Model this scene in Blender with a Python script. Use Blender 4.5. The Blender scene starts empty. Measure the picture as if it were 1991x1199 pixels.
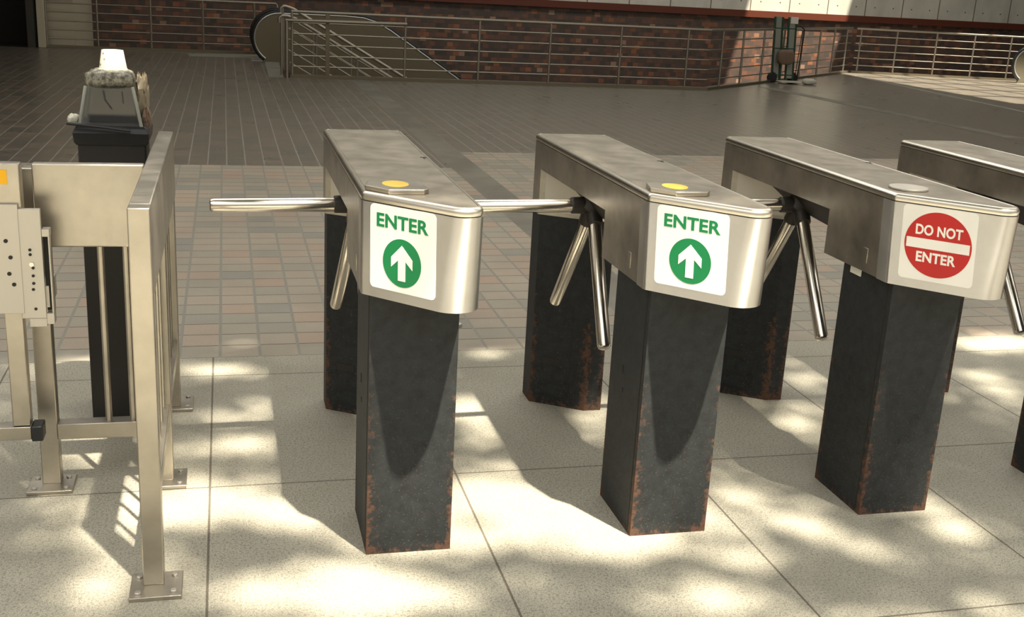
import bpy, bmesh, math, random
from mathutils import Vector, Matrix
C = bpy.context.scene.collection
sc = bpy.context.scene
PI = math.pi

# ------------------------------------------------------------------ camera
cam_d = bpy.data.cameras.new('camera'); cam = bpy.data.objects.new('camera', cam_d); C.objects.link(cam)
RX, UX, FX = (0.96945631, -0.23971551, 0.05187422), (0.01866064, 0.28298181, 0.95894373), (0.24455314, 0.92868605, -0.27881175)
cam.matrix_world = Matrix(((RX[0], UX[0], -FX[0], 0), (RX[1], UX[1], -FX[1], 0), (RX[2], UX[2], -FX[2], 1.5172), (0, 0, 0, 1)))
cam_d.sensor_width = 36.0; cam_d.lens = 2174.135 * 36.0 / 1991.0
cam_d.clip_start = 0.05; cam_d.clip_end = 200
sc.camera = cam

# ------------------------------------------------------------------ world, sun, exposure
w = bpy.data.worlds.new('world'); sc.world = w; w.use_nodes = True
bg = w.node_tree.nodes['Background']; bg.inputs[1].default_value = 1.0
_t = w.node_tree; _tc = _t.nodes.new('ShaderNodeTexCoord'); _sx = _t.nodes.new('ShaderNodeSeparateXYZ'); _cr = _t.nodes.new('ShaderNodeValToRGB')
_t.links.new(_tc.outputs['Generated'], _sx.inputs[0]); _t.links.new(_sx.outputs[2], _cr.inputs[0]); _t.links.new(_cr.outputs[0], bg.inputs[0])
_cr.color_ramp.elements.new(.5)           # hazy bright sky above, trees and buildings towards the horizon
for _e, (_p, _c) in zip(_cr.color_ramp.elements, ((.08, (.20, .185, .155, 1)), (.42, (1.05, 1.01, .92, 1)), (.9, (2.6, 2.58, 2.5, 1)))): _e.position = _p; _e.color = _c
TR = Vector((-0.19, 0.37, -1.0))                    # travel of the sunlight
sd = bpy.data.lights.new('sun', 'SUN'); sd.energy = 13.5; sd.angle = math.radians(1.1); sd.color = (1.0, 0.92, 0.75)
so = bpy.data.objects.new('sun', sd); C.objects.link(so); so.location = (3, -4, 12)
so.rotation_euler = TR.to_track_quat('-Z', 'Y').to_euler()
# added fill lamp under the ceiling, brightens the concrete back wall
al = bpy.data.lights.new('fill_area', 'AREA'); al.shape = 'RECTANGLE'; al.size = 11; al.size_y = 1.6; al.energy = 330; al.color = (1.0, 0.97, 0.90)
ao_ = bpy.data.objects.new('fill_area', al); C.objects.link(ao_); ao_.location = (6.5, 20.6, 6.9)
ao_.rotation_euler = Vector((0, .62, -.78)).to_track_quat('-Z', 'Z').to_euler()
al = bpy.data.lights.new('fill_area', 'AREA'); al.shape = 'RECTANGLE'; al.size = 16; al.size_y = 8; al.energy = 430; al.color = (1.0, 0.96, 0.88)  # second added fill lamp, brightens the brick paving under the roof
ao_ = bpy.data.objects.new('fill_area', al); C.objects.link(ao_); ao_.location = (3.5, 9.5, 6.9)
vs = sc.view_settings; vs.view_transform = 'Standard'; vs.look = 'None'; vs.exposure = 0.0; vs.gamma = 1.0
vs.use_curve_mapping = False

# ------------------------------------------------------------------ helpers
def tag(o, label=None, cat=None, group=None, kind=None):
    if label: o['label'] = label
    if cat: o['category'] = cat
    if group: o['group'] = group
    if kind: o['kind'] = kind
    return o

def thing(name, label, cat, loc, group=None, rz=0):
    o = bpy.data.objects.new(name, None); C.objects.link(o)
    o.location = loc; o.rotation_euler = (0, 0, rz); o.empty_display_size = 0.1
    return tag(o, label, cat, group)

class MB:
    """collects shapes given in place coordinates; build() links them as ONE mesh object"""
    def __init__(s): s.v = []; s.f = []
    def add(s, vs_, fs):
        n = len(s.v); s.v += [tuple(p) for p in vs_]; s.f += [tuple(n + i for i in f) for f in fs]; return s
    def box(s, x0, x1, y0, y1, z0, z1):
        return s.add([(x0,y0,z0),(x1,y0,z0),(x1,y1,z0),(x0,y1,z0),(x0,y0,z1),(x1,y0,z1),(x1,y1,z1),(x0,y1,z1)],
                     [(0,3,2,1),(4,5,6,7),(0,1,5,4),(1,2,6,5),(2,3,7,6),(3,0,4,7)])
    def prism(s, poly, z0, z1):
        n = len(poly)
        return s.add([(x,y,z0) for x,y in poly] + [(x,y,z1) for x,y in poly],
                     [tuple(range(n))[::-1], tuple(range(n,2*n))] + [(i,(i+1)%n,n+(i+1)%n,n+i) for i in range(n)])
    def frame_prism(s, o, u, v, nrm, poly, d0, d1):
        o, u, v, nrm = map(Vector, (o, u, v, nrm)); n = len(poly)
        a = [o + u*p + v*q + nrm*d0 for p, q in poly]; b = [o + u*p + v*q + nrm*d1 for p, q in poly]
        return s.add(a + b, [tuple(range(n))[::-1], tuple(range(n,2*n))] + [(i,(i+1)%n,n+(i+1)%n,n+i) for i in range(n)])
    def loft(s, rings, cap=True, closed=False):
        n = len(rings[0]); vv = [p for r in rings for p in r]; ff = []
        m = len(rings)
        for k in range(m if closed else m-1):
            for i in range(n):
                k2 = (k+1) % m
                ff.append((k*n+i, k*n+(i+1)%n, k2*n+(i+1)%n, k2*n+i))
        if cap and not closed: ff += [tuple(range(n))[::-1], tuple((m-1)*n+i for i in range(n))]
        return s.add(vv, ff)
    def tube(s, pts, r, n=12, rs=None):
        pts = [Vector(p) for p in pts]; rings = []
        up = None
        for i, p in enumerate(pts):
            d = (pts[min(i+1,len(pts)-1)] - pts[max(i-1,0)]).normalized()
            if up is None: up = Vector((0,0,1)) if abs(d.z) < .9 else Vector((1,0,0))
            a = d.cross(up).normalized(); b = a.cross(d).normalized(); up = b
            rr = rs[i] if rs else r
            rings.append([p + a*rr*math.cos(2*PI*k/n) + b*rr*math.sin(2*PI*k/n) for k in range(n)])
        return s.loft(rings)
    def bar(s, a, b, r, n=14, dome=0.35):
        """round bar with softly rounded ends"""
        a, b = Vector(a), Vector(b); d = (b-a).normalized(); e = r*dome
        return s.tube([a, a+d*e*.3, a+d*e, b-d*e, b-d*e*.3, b], r, n, [r*.6, r*.88, r, r, r*.88, r*.6])
    def cyl(s, c, axis, r, h, n=20, r2=None):
        c = Vector(c); ax = Vector(axis).normalized()
        return s.tube([c, c+ax*h], r, n, [r, r if r2 is None else r2])
    def build(s, name, mat, parent=None, bevel=0, smooth=30, seg=2):
        org = Vector((0,0,0))
        if parent is not None:
            q = parent
            while q is not None: org += q.location; q = q.parent
        me = bpy.data.meshes.new(name)
        me.from_pydata([Vector(p)-org for p in s.v], [], s.f)
        bm = bmesh.new(); bm.from_mesh(me); bmesh.ops.recalc_face_normals(bm, faces=bm.faces); bm.to_mesh(me); bm.free()
        me.materials.append(mat)
        if smooth:
            me.polygons.foreach_set('use_smooth', [True]*len(me.polygons)); me.set_sharp_from_angle(angle=math.radians(smooth))
        o = bpy.data.objects.new(name, me); C.objects.link(o)
        if parent is not None: o.parent = parent
        if bevel:
            m = o.modifiers.new('bevel', 'BEVEL'); m.width = bevel; m.segments = seg; m.limit_method = 'ANGLE'; m.angle_limit = math.radians(35)
            m.harden_normals = False
        return o

def struct(name, mb, mat, **k): return tag(mb.build(name, mat, **k), kind='structure')

def round_poly(pts, rads, seg=8):
    out = []; n = len(pts)
    for i in range(n):
        p = Vector(pts[i]); a = Vector(pts[i-1]); b = Vector(pts[(i+1)%n]); r = rads[i]
        if r <= 0: out.append(tuple(p)); continue
        da = (a-p).normalized(); db = (b-p).normalized(); ang = da.angle(db)
        t = r/math.tan(ang/2); c = p + (da+db).normalized()*(r/math.sin(ang/2))
        p0 = p+da*t; p1 = p+db*t
        a0 = math.atan2(p0.y-c.y, p0.x-c.x); a1 = math.atan2(p1.y-c.y, p1.x-c.x)
        dlt = (a1-a0+PI) % (2*PI) - PI; k = max(3, int(seg*abs(dlt)/(PI/2))+1)
        out += [(c.x+r*math.cos(a0+dlt*j/k), c.y+r*math.sin(a0+dlt*j/k)) for j in range(k+1)]
    return out

def inset(poly, d):
    n = len(poly); P = [Vector(p) for p in poly]; out = []
    area = sum(P[i].x*P[(i+1)%n].y - P[(i+1)%n].x*P[i].y for i in range(n))
    sg = 1 if area > 0 else -1
    for i in range(n):
        e0 = (P[i]-P[i-1]).normalized(); e1 = (P[(i+1)%n]-P[i]).normalized()
        n0 = Vector((-e0.y, e0.x))*sg; n1 = Vector((-e1.y, e1.x))*sg
        m = n0+n1; m = m/(m.length**2)*2 if m.length > .1 else n0
        out.append(tuple(P[i]+m*d))
    return out

def copy_tree(o, parent=None):
    c = o.copy(); C.objects.link(c); c.parent = parent
    for ch in list(o.children): copy_tree(ch, c)
    return c

# ------------------------------------------------------------------ materials
class NT:
    def __init__(s, name):
        s.m = bpy.data.materials.new(name); s.m.use_nodes = True; s.t = s.m.node_tree
        s.b = s.t.nodes['Principled BSDF']; s._pos = None
    def n(s, ty, **k):
        x = s.t.nodes.new(ty)
        for a, b in k.items(): setattr(x, a, b)
        return x
    def l(s, a, b): s.t.links.new(a, b)
    def set(s, x, key, v):
        if v is None: return
        i = x.inputs[key]
        if hasattr(v, 'is_output') or isinstance(v, bpy.types.NodeSocket): s.l(v, i)
        else: i.default_value = v
    def math(s, op, a, b=None, c=None, clamp=False):
        x = s.n('ShaderNodeMath', operation=op); x.use_clamp = clamp
        s.set(x, 0, a); s.set(x, 1, b); s.set(x, 2, c); return x.outputs[0]
    def pos(s):
        if s._pos is None:
            g = s.n('ShaderNodeNewGeometry'); s._pos = g.outputs['Position']
        return s._pos
    def obj(s): return s.n('ShaderNodeTexCoord').outputs['Object']
    def sep(s, v):
        x = s.n('ShaderNodeSeparateXYZ'); s.l(v, x.inputs[0]); return x.outputs
    def comb(s, x=0., y=0., z=0.):
        c = s.n('ShaderNodeCombineXYZ'); s.set(c, 0, x); s.set(c, 1, y); s.set(c, 2, z); return c.outputs[0]
    def scale(s, v, sx, sy, sz):
        x = s.n('ShaderNodeMapping'); s.l(v, x.inputs[0]); x.inputs['Scale'].default_value = (sx, sy, sz); return x.outputs[0]
    def noise(s, v, sc_, det=2., rough=.5, out='Fac'):
        x = s.n('ShaderNodeTexNoise'); s.l(v, x.inputs['Vector']); x.inputs['Scale'].default_value = sc_
        x.inputs['Detail'].default_value = det; x.inputs['Roughness'].default_value = rough; return x.outputs[out]
    def white(s, v):
        x = s.n('ShaderNodeTexWhiteNoise', noise_dimensions='3D'); s.l(v, x.inputs['Vector']); return x.outputs['Value']
    def ramp(s, f, stops, interp='LINEAR'):
        x = s.n('ShaderNodeValToRGB'); s.l(f, x.inputs[0]); r = x.color_ramp; r.interpolation = interp
        while len(r.elements) < len(stops): r.elements.new(.5)
        for e, (p, c) in zip(r.elements, stops): e.position = p; e.color = (c[0], c[1], c[2], 1)
        return x.outputs[0]
    def ramp1(s, f, stops, interp='LINEAR'):
        return s.ramp(f, [(p, (v, v, v)) for p, v in stops], interp)
    def mix(s, f, a, b, mode='MIX'):
        x = s.n('ShaderNodeMix', data_type='RGBA', blend_type=mode)
        s.set(x, 0, f)
        for k, v in ((6, a), (7, b)):
            if isinstance(v, tuple): x.inputs[k].default_value = (v[0], v[1], v[2], 1)
            else: s.l(v, x.inputs[k])
        return x.outputs[2]
    def col(s, v):
        if isinstance(v, tuple): s.b.inputs['Base Color'].default_value = (v[0], v[1], v[2], 1)
        else: s.l(v, s.b.inputs['Base Color'])
    def p(s, **k):
        nm = {'rough': 'Roughness', 'metal': 'Metallic', 'spec': 'Specular IOR Level', 'trans': 'Transmission Weight', 'ior': 'IOR',
              'coat': 'Coat Weight', 'aniso': 'Anisotropic', 'alpha': 'Alpha', 'coatr': 'Coat Roughness'}
        for a, v in k.items(): s.set(s.b, nm[a], v)
    def bump(s, h, strength=.3, dist=.01):
        x = s.n('ShaderNodeBump'); x.inputs['Strength'].default_value = strength; x.inputs['Distance'].default_value = dist
        s.l(h, x.inputs['Height']); s.l(x.outputs[0], s.b.inputs['Normal'])

def simple(name, col, rough=.5, metal=0., **k):
    n = NT(name); n.col(col); n.p(rough=rough, metal=metal, **k); return n.m

def brushed(name, col, rough, streak=(1, 1, 60), amt=.10, stain=.15, aniso=0):
    n = NT(name); o = n.obj()
    if aniso:
        tn = n.n('ShaderNodeTangent'); tn.direction_type = 'RADIAL'; tn.axis = 'Z'; n.l(tn.outputs[0], n.b.inputs['Tangent']); n.p(aniso=aniso); n.b.inputs['Anisotropic Rotation'].default_value = .25
    s1 = n.noise(n.scale(o, *streak), 6, 3); s2 = n.noise(o, 7, 4, .6)
    d = tuple(c*(1-stain*2.2) for c in col)
    n.col(n.mix(n.ramp1(s2, [(.3, 0), (.7, 1)]), d, col))
    n.p(metal=1., rough=n.math('ADD', n.math('MULTIPLY_ADD', s1, amt, rough-amt*.5), n.math('MULTIPLY_ADD', s2, .16, -.08)))
    n.bump(s1, .06, .002); return n.m

M = {}
M['steel'] = brushed('brushed_steel', (.72, .69, .64), .40, (1, 1, 40), aniso=.88, stain=.06)
M['steel_side'] = brushed('housing_steel', (.60, .565, .50), .33, (3, 3, 14), stain=.2)
M['fence_steel'] = brushed('satin_steel', (.56, .515, .44), .36, (8, 8, 3), stain=.12)
M['plate_steel'] = simple('plate_aluminium', (.60, .565, .50), .5, .75)
M['chrome'] = simple('polished_steel', (.82, .76, .68), .20, 1.)
M['lid_edge'] = simple('lid_edge_steel', (.74, .69, .60), .30, 1.)
M['rail'] = simple('rail_steel', (.40, .365, .30), .42, .9)
M['dark_hub'] = simple('dark_casting', (.035, .03, .026), .45, .3)
M['bolt'] = simple('bolt_steel', (.75, .72, .66), .3, 1.)
M['slot'] = simple('slot_shadow_black', (.02, .018, .015), .7)
M['sticker'] = simple('sticker_white', (.86, .84, .78), .32)
M['green'] = simple('sign_green', (.0, .20, .06), .38)
M['red'] = simple('sign_red', (.50, .011, .008), .38)
M['yellow'] = simple('reader_yellow', (.95, .64, .09), .4)
M['orange'] = simple('orange_sticker', (.95, .48, .0), .5)
M['cream'] = simple('cream_paint', (.62, .56, .42), .6)
M['rubber'] = simple('black_rubber', (.012, .012, .013), .38)
M['dgreen'] = simple('dark_green_paint', (.02, .07, .035), .45)
M['grey_panel'] = simple('grey_panel', (.30, .31, .27), .5)
M['parcel'] = simple('brown_parcel', (.20, .13, .09), .7)
M['offwhite'] = simple('offwhite_plastic', (.62, .60, .50), .5)
M['esc_panel'] = simple('escalator_panel', (.22, .19, .13), .42, .6)
M['esc_trim'] = simple('escalator_trim', (.70, .70, .68), .3, .8)

# lid top: stainless with fine diagonal ribs
n = NT('ribbed_lid_steel'); o = n.obj(); x, y, z = n.sep(o)
wv = n.math('SINE', n.math('MULTIPLY', n.math('ADD', x, n.math('MULTIPLY', y, .55)), 900.))
s2 = n.noise(o, 9, 4, .6)
n.col(n.mix(n.ramp1(s2, [(.3, 0), (.7, 1)]), (.32, .28, .22), (.47, .425, .35)))
n.p(metal=1., rough=n.math('MULTIPLY_ADD', s2, .2, .33)); n.bump(wv, .10, .0006); M['lid'] = n.m

# black painted pedestal with rust at edges and scuffs
n = NT('black_paint_rusty'); o = n.obj(); x, y, z = n.sep(o)
sp = n.noise(o, 120, 3, .6); big = n.noise(o, 9, 5, .65); mid = n.noise(o, 30, 4, .7)
low = n.math('SUBTRACT', 1., n.math('MULTIPLY', z, 1.5), clamp=True)
low2 = n.math('SUBTRACT', 1., n.math('MULTIPLY', z, 26.), clamp=True)
ao = n.n('ShaderNodeAttribute'); ao.attribute_name = 'edge'
edge = ao.outputs['Fac']
rf = n.math('ADD', n.math('MULTIPLY', edge, n.math('MULTIPLY_ADD', low, .17, .03)), n.math('ADD', n.math('MULTIPLY', low2, .14), n.math('MULTIPLY', low, .03)))
mid2 = n.noise(o, 55, 4, .75)
rust = n.ramp1(n.math('ADD', n.math('ADD', n.math('MULTIPLY', big, .30), n.math('MULTIPLY', mid2, .60)), rf), [(.575, 0), (.66, 1)])
base = n.mix(n.ramp1(mid, [(.2, 0), (.8, 1)]), (.022, .022, .021), (.040, .045, .048))
scr = n.math('MULTIPLY', n.ramp1(n.noise(o, 170, 3, .7), [(.60, 0), (.72, 1)]), n.math('MULTIPLY', low, 1.1))
base = n.mix(scr, base, (.12, .11, .09))
rc = n.mix(sp, (.07, .038, .025), (.19, .10, .065))
n.col(n.mix(n.math('MULTIPLY', rust, .85), base, rc)); n.p(rough=n.math('MULTIPLY_ADD', rust, .3, .5), spec=.14); n.bump(mid, .05, .003); M['black'] = n.m
M['black_plain'] = simple('black_paint', (.016, .014, .012), .6)

# granite paving
GX, GX0 = .761, .692; 
n = NT('granite_paving'); P = n.pos(); x, y, z = n.sep(P)
fx = n.math('ABSOLUTE', n.math('SUBTRACT', n.math('FRACT', n.math('ADD', n.math('DIVIDE', n.math('SUBTRACT', x, GX0), GX), 10.5)), .5))
lx = n.math('LESS_THAN', n.math('MULTIPLY', fx, GX), .0032)
fy = n.math('ABSOLUTE', n.math('SUBTRACT', n.math('FRACT', n.math('ADD', n.math('DIVIDE', n.math('SUBTRACT', y, 3.225), 1.0), 10.5)), .5))
ly = n.math('LESS_THAN', fy, .0030)
ln = n.math('MAXIMUM', lx, ly)
cid = n.comb(n.math('FLOOR', n.math('ADD', n.math('DIVIDE', n.math('SUBTRACT', x, GX0), GX), 10.)), n.math('FLOOR', n.math('SUBTRACT', y, 3.225)), 0.)
tv = n.white(cid)
sp1 = n.noise(P, 330, 1.5, .7); sp2 = n.noise(P, 130, 2, .7); st = n.noise(P, 2.2, 4, .6)
c1 = n.ramp(sp1, [(.28, (.15, .14, .115)), (.45, (.42, .39, .31)), (.60, (.56, .525, .43)), (.75, (.80, .77, .68))])
c1 = n.mix(n.ramp1(sp2, [(.35, .8), (.5, 0)]), c1, (.20, .185, .15))
c1 = n.mix(n.math('MULTIPLY', n.ramp1(st, [(.35, 1), (.65, 0)]), .35), c1, (.24, .225, .18))
c1 = n.mix(n.math('MULTIPLY', tv, .16), c1, (.30, .28, .23))
n.col(n.mix(n.math('MULTIPLY', ln, .75), c1, (.07, .05, .035))); n.p(rough=.62, spec=.35); n.bump(n.math('SUBTRACT', sp2, ln), .12, .002)
M['granite'] = n.m

def tiles(name, px_, x0, py_, y0, wx, wy, stops, joint_x, joint_y, rough, rvar, bump=.3, spec=.5, jmul=1.):
    n = NT(name); P = n.pos(); x, y, z = n.sep(P)
    ux = n.math('DIVIDE', n.math('SUBTRACT', x, x0), px_); uy = n.math('DIVIDE', n.math('SUBTRACT', y, y0), py_)
    dx = n.math('MULTIPLY', n.math('ABSOLUTE', n.math('SUBTRACT', n.math('FRACT', n.math('ADD', ux, 100.5)), .5)), px_)
    dy = n.math('MULTIPLY', n.math('ABSOLUTE', n.math('SUBTRACT', n.math('FRACT', n.math('ADD', uy, 100.5)), .5)), py_)
    lx = n.math('LESS_THAN', dx, wx); ly = n.math('LESS_THAN', dy, wy)
    cid = n.comb(n.math('FLOOR', ux), n.math('FLOOR', uy), 0.)
    wn = n.white(cid); big = n.noise(P, 1.1, 4, .6); fine = n.noise(P, 90, 3, .7)
    c = n.ramp(wn, stops, 'LINEAR')
    c = n.mix(n.math('MULTIPLY', fine, .35), c, (.16, .14, .115))
    c = n.mix(n.math('MULTIPLY', n.ramp1(big, [(.35, 0), (.7, 1)]), .3), c, (.15, .13, .11))
    c = n.mix(n.math('MULTIPLY', ly, jmul), c, joint_y); c = n.mix(lx, c, joint_x)
    n.col(c)
    n.p(rough=n.math('ADD', n.math('MULTIPLY_ADD', n.noise(P, 3., 4, .6), rvar, rough-rvar*.5), n.math('MULTIPLY', wn, rvar*.4)), spec=spec)
    tilt = n.math('MULTIPLY', n.math('SUBTRACT', n.math('FRACT', ux), .5), n.math('SUBTRACT', wn, .5))
    tilt2 = n.math('MULTIPLY', n.math('SUBTRACT', n.math('FRACT', uy), .5), n.math('SUBTRACT', n.white(n.comb(n.math('FLOOR', uy), n.math('FLOOR', ux), 3.)), .5))
    h = n.math('SUBTRACT', n.math('ADD', n.math('ADD', tilt, tilt2), n.math('MULTIPLY', fine, .15)), n.math('MAXIMUM', lx, ly))
    n.bump(h, bump, .003); return n.m
M['pink_tile'] = tiles('matte_brick_paving', .1595, -.042, .1535, 4.443, .0065, .0028,
    [(0, (.35, .345, .30)), (.25, (.44, .40, .325)), (.75, (.50, .43, .34)), (1, (.51, .39, .30))], (.29, .275, .235), (.055, .035, .025), .62, .12, spec=.3)
M['far_tile'] = tiles('polished_brick_paving', .1485, -.003, .155, 10.1, .0055, .003,
    [(0, (.14, .13, .11)), (.5, (.18, .155, .125)), (1, (.23, .18, .14))], (.31, .29, .25), (.05, .04, .03), .28, .08, bump=.004, spec=.6, jmul=.5)
M['band'] = (lambda n: (n.col(n.mix(n.ramp1(n.noise(n.pos(), 1.4, 5, .65), [(.42, 0), (.62, 1)]), (.19, .175, .145), (.25, .235, .195))), n.p(rough=.5), n.m)[2])(NT('smooth_stone_band'))
M['pale_stone'] = simple('pale_stone', (.30, .29, .25), .5)

# dark mixed brick wall
n = NT('mixed_brick_wall'); P = n.pos(); x, y, z = n.sep(P)
ux = n.math('DIVIDE', n.math('ADD', x, y), .135); uz = n.math('DIVIDE', z, .098)
row = n.math('FLOOR', uz); ux = n.math('ADD', ux, n.math('MULTIPLY', n.math('MODULO', row, 2.), .5))
wn = n.white(n.comb(n.math('FLOOR', ux), row, 1.))
lx = n.math('LESS_THAN', n.math('FRACT', ux), .06); lz = n.math('LESS_THAN', n.math('FRACT', uz), .09)
c = n.ramp(wn, [(0, (.075, .058, .05)), (.4, (.12, .08, .065)), (.7, (.155, .085, .062)), (.9, (.22, .10, .06)), (.97, (.33, .13, .065)), (1, (.36, .25, .18))])
c = n.mix(n.math('MULTIPLY', n.math('MAXIMUM', lx, lz), .6), c, (.075, .06, .05))
n.col(c); n.p(rough=.55, spec=.4); M['brick'] = n.m

# board-marked concrete
n = NT('panel_concrete'); P = n.pos(); x, y, z = n.sep(P)
ux = n.math('SUBTRACT', x, 8.935); lx = n.math('LESS_THAN', n.math('ABSOLUTE', n.math('SUBTRACT', n.math('FRACT', n.math('ADD', ux, .5)), .5)), .012)
hx = n.math('SUBTRACT', n.math('FRACT', n.math('MULTIPLY', ux, 2.)), .5); hz = n.math('SUBTRACT', n.math('FRACT', n.math('DIVIDE', n.math('SUBTRACT', z, 1.13), .5)), .55)
hole = n.math('LESS_THAN', n.math('ADD', n.math('MULTIPLY', hx, n.math('MULTIPLY', hx, .25)), n.math('MULTIPLY', hz, n.math('MULTIPLY', hz, .25))), .0003)
st = n.noise(n.scale(P, 1, 1, .5), 1.6, 5, .6)
c = n.mix(n.ramp1(st, [(.3, 0), (.7, 1)]), (.55, .54, .47), (.74, .72, .63))
n.col(n.mix(n.math('MAXIMUM', lx, hole), c, (.16, .13, .09))); n.p(rough=.8, spec=.2); M['concrete'] = n.m
M['trim_red'] = simple('rusty_red_trim', (.13, .03, .013), .5)
M['ceil'] = simple('ceiling_concrete', (.30, .28, .24), .9)
M['shade_dark'] = simple('shade_dark_brown', (.018, .014, .009), .8)  # near-black, shade of the dark opening put into the colour
M['grey_pillar'] = simple('dark_grey_pillar', (.06, .055, .045), .7)

# ------------------------------------------------------------------ floor
def flat(name, poly, z, mat):
    m = MB(); m.add([(x, y, z) for x, y in poly] + [(x, y, z-.12) for x, y in poly],
        [tuple(range(len(poly)))] + [(i, (i+1) % len(poly), len(poly)+(i+1) % len(poly), len(poly)+i) for i in range(len(poly))])
    return struct(name, m, mat, smooth=0)
BY = 4.443
flat('floor', [(-9, -6), (14, -6), (14, BY), (-9, BY)], 0, M['granite'])
flat('floor', [(-9, BY), (1.83, BY), (1.83, 9.2), (-9, 9.2)], 0, M['pink_tile'])
flat('floor', [(2.08, BY), (24, BY), (24, 10.1), (2.08, 10.1)], 0, M['pink_tile'])
flat('floor', [(1.83, BY), (2.08, BY), (2.08, 17.2), (1.83, 17.2)], 0, M['band'])
flat('floor', [(-9, 9.2), (1.83, 9.2), (1.83, 17.2), (.78, 17.2), (.64, 20.0), (1.1, 20.0), (1.1, 21.95), (.62, 21.95), (-3.0, 21.62), (-9, 21.62)], 0, M['far_tile'])
flat('floor', [(2.08, 10.1), (24, 10.1), (24, 21.2), (17.4, 22.0), (13.4, 22.75), (7.6, 17.32), (2.08, 17.2)], 0, M['far_tile'])
flat('floor', [(-9, 21.62), (-3.05, 21.62), (-3.05, 25), (-9, 25)], 0, M['shade_dark'])  # floor inside the dark opening, its shade put into the colour
# thin stone insets set into the paving, part of the floor
def inlay(poly, mat, t=.0025):
    m = MB(); m.prism(poly, -.01, t); return struct('floor', m, mat, smooth=0)
inlay([(-.60, 20.75), (.60, 20.95), (.64, 21.75), (-.66, 21.45)], M['pale_stone'])
inlay([(.62, 17.2), (.84, 17.2), (.90, 20.3), (.66, 20.1)], M['pale_stone'])
inlay([(9.05, 18.2), (9.30, 18.1), (9.6, 12.0), (9.35, 12.0)], M['dark_hub'] if False else M['band'])
inlay([(12.95, 21.9), (13.10, 21.9), (12.1, 14.5), (11.95, 14.5)], M['pale_stone'])
# dark strip (worn channel) at the granite line and a kerb under the railings
# ------------------------------------------------------------------ walls
m = MB(); m.box(-2.62, 26, 25.0, 25.25, -4.0, 1.06); struct('wall_back', m, M['brick'], smooth=0)
m = MB(); m.box(-2.62, 26, 24.95, 25.25, 1.20, 7.0); struct('wall_back', m, M['concrete'], smooth=0)
m = MB(); m.box(-2.62, 26, 24.90, 25.25, 1.05, 1.20); struct('trim_1', m, M['trim_red'], smooth=0)
m = MB(); m.box(-3.10, -2.62, 21.98, 25.0, -4.0, 7.0); struct('wall_left', m, M['cream'], smooth=0)
m = MB(); m.box(-9.0, -3.10, 22.6, 22.8, -.2, 7.0); struct('opening_shade_panel', m, M['shade_dark'], smooth=0)  # near-black panel standing in for the shade inside the dark opening
m = MB(); m.box(-9.2, -9.0, 2.5, 22.8, -.2, 7.0); struct('wall_side', m, M['shade_dark'], smooth=0)
m = MB(); m.box(26.0, 26.2, -1.0, 25.25, -.2, 7.0); struct('added_wall_right', m, M['shade_dark'], smooth=0)  # unseen wall added to darken the reflections in the right-hand lids
# well below the floor
m = MB(); m.box(-3.0, 26, 16.9, 25.2, -4.2, -4.0); struct('floor', m, M['shade_dark'], smooth=0)
o = MB().box(-3.34, -3.22, 21.5, 21.7, 0, 7.0).build('pillar', M['grey_pillar'])
tag(o, 'dark grey pillar at the edge of the dark opening, top left', 'pillar', kind='structure')
o = MB().box(-3.18, -3.06, 21.55, 21.7, 0, 7.0).build('column', M['cream'], bevel=.01)
tag(o, 'cream square column beside the left railing', 'column')

# ------------------------------------------------------------------ ceiling with daylight openings
def roof_pt(x, y, z, H=7.0): return (x - TR.x*(H-z)/1.0*1.0, y - TR.y*(H-z))
# ceiling strips leave two openings through which the sun reaches the brick wall and the far right floor
H = 7.0
def slab(x0, x1, y0, y1):
    m = MB(); m.box(x0, x1, y0, y1, H, H+.3); return struct('ceiling', m, M['ceil'], smooth=0)
for yy in (15.2, 16.5, 17.8, 19.0): struct('ceiling', MB().box(14.35, 18.8, yy, yy+.09, H, H+.12), M['ceil'], smooth=0)
for xx in (15.2, 16.0, 16.8, 17.6): struct('ceiling', MB().box(xx, xx+.07, 13.6, 20.1, H, H+.12), M['ceil'], smooth=0)
# wall opening: x 13.45..15.75, y 21.9..23.3 ; floor opening: x 14.4..18.6 , y 14.2..20.0
def sawtooth(x0, x1, y0, y1, p=1.65, h=.95):
    k = max(1, round((y1-y0)/p)); p = (y1-y0)/k
    for i in range(k):
        a = y0+i*p; m = MB()
        m.add([(x0, a, H), (x1, a, H), (x1, a+p, H+h), (x0, a+p, H+h), (x0, a, H+.08), (x1, a, H+.08), (x1, a+p, H+h+.08), (x0, a+p, H+h+.08)],
              [(0,1,2,3), (4,5,6,7), (0,1,5,4), (1,2,6,5), (2,3,7,6), (3,0,4,7)])
        struct('ceiling', m, M['ceil'], smooth=0)
sawtooth(-9.2, 26, 2.05, 13.6)
slab(-9.2, 12.95, 13.6, 25.25)
slab(12.95, 14.35, 13.6, 21.95)
slab(18.8, 26, 13.6, 25.25)
slab(14.35, 18.8, 20.1, 21.95)
slab(12.95, 18.8, 23.3, 25.25)
slab(15.62, 18.8, 21.95, 23.3)

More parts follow.
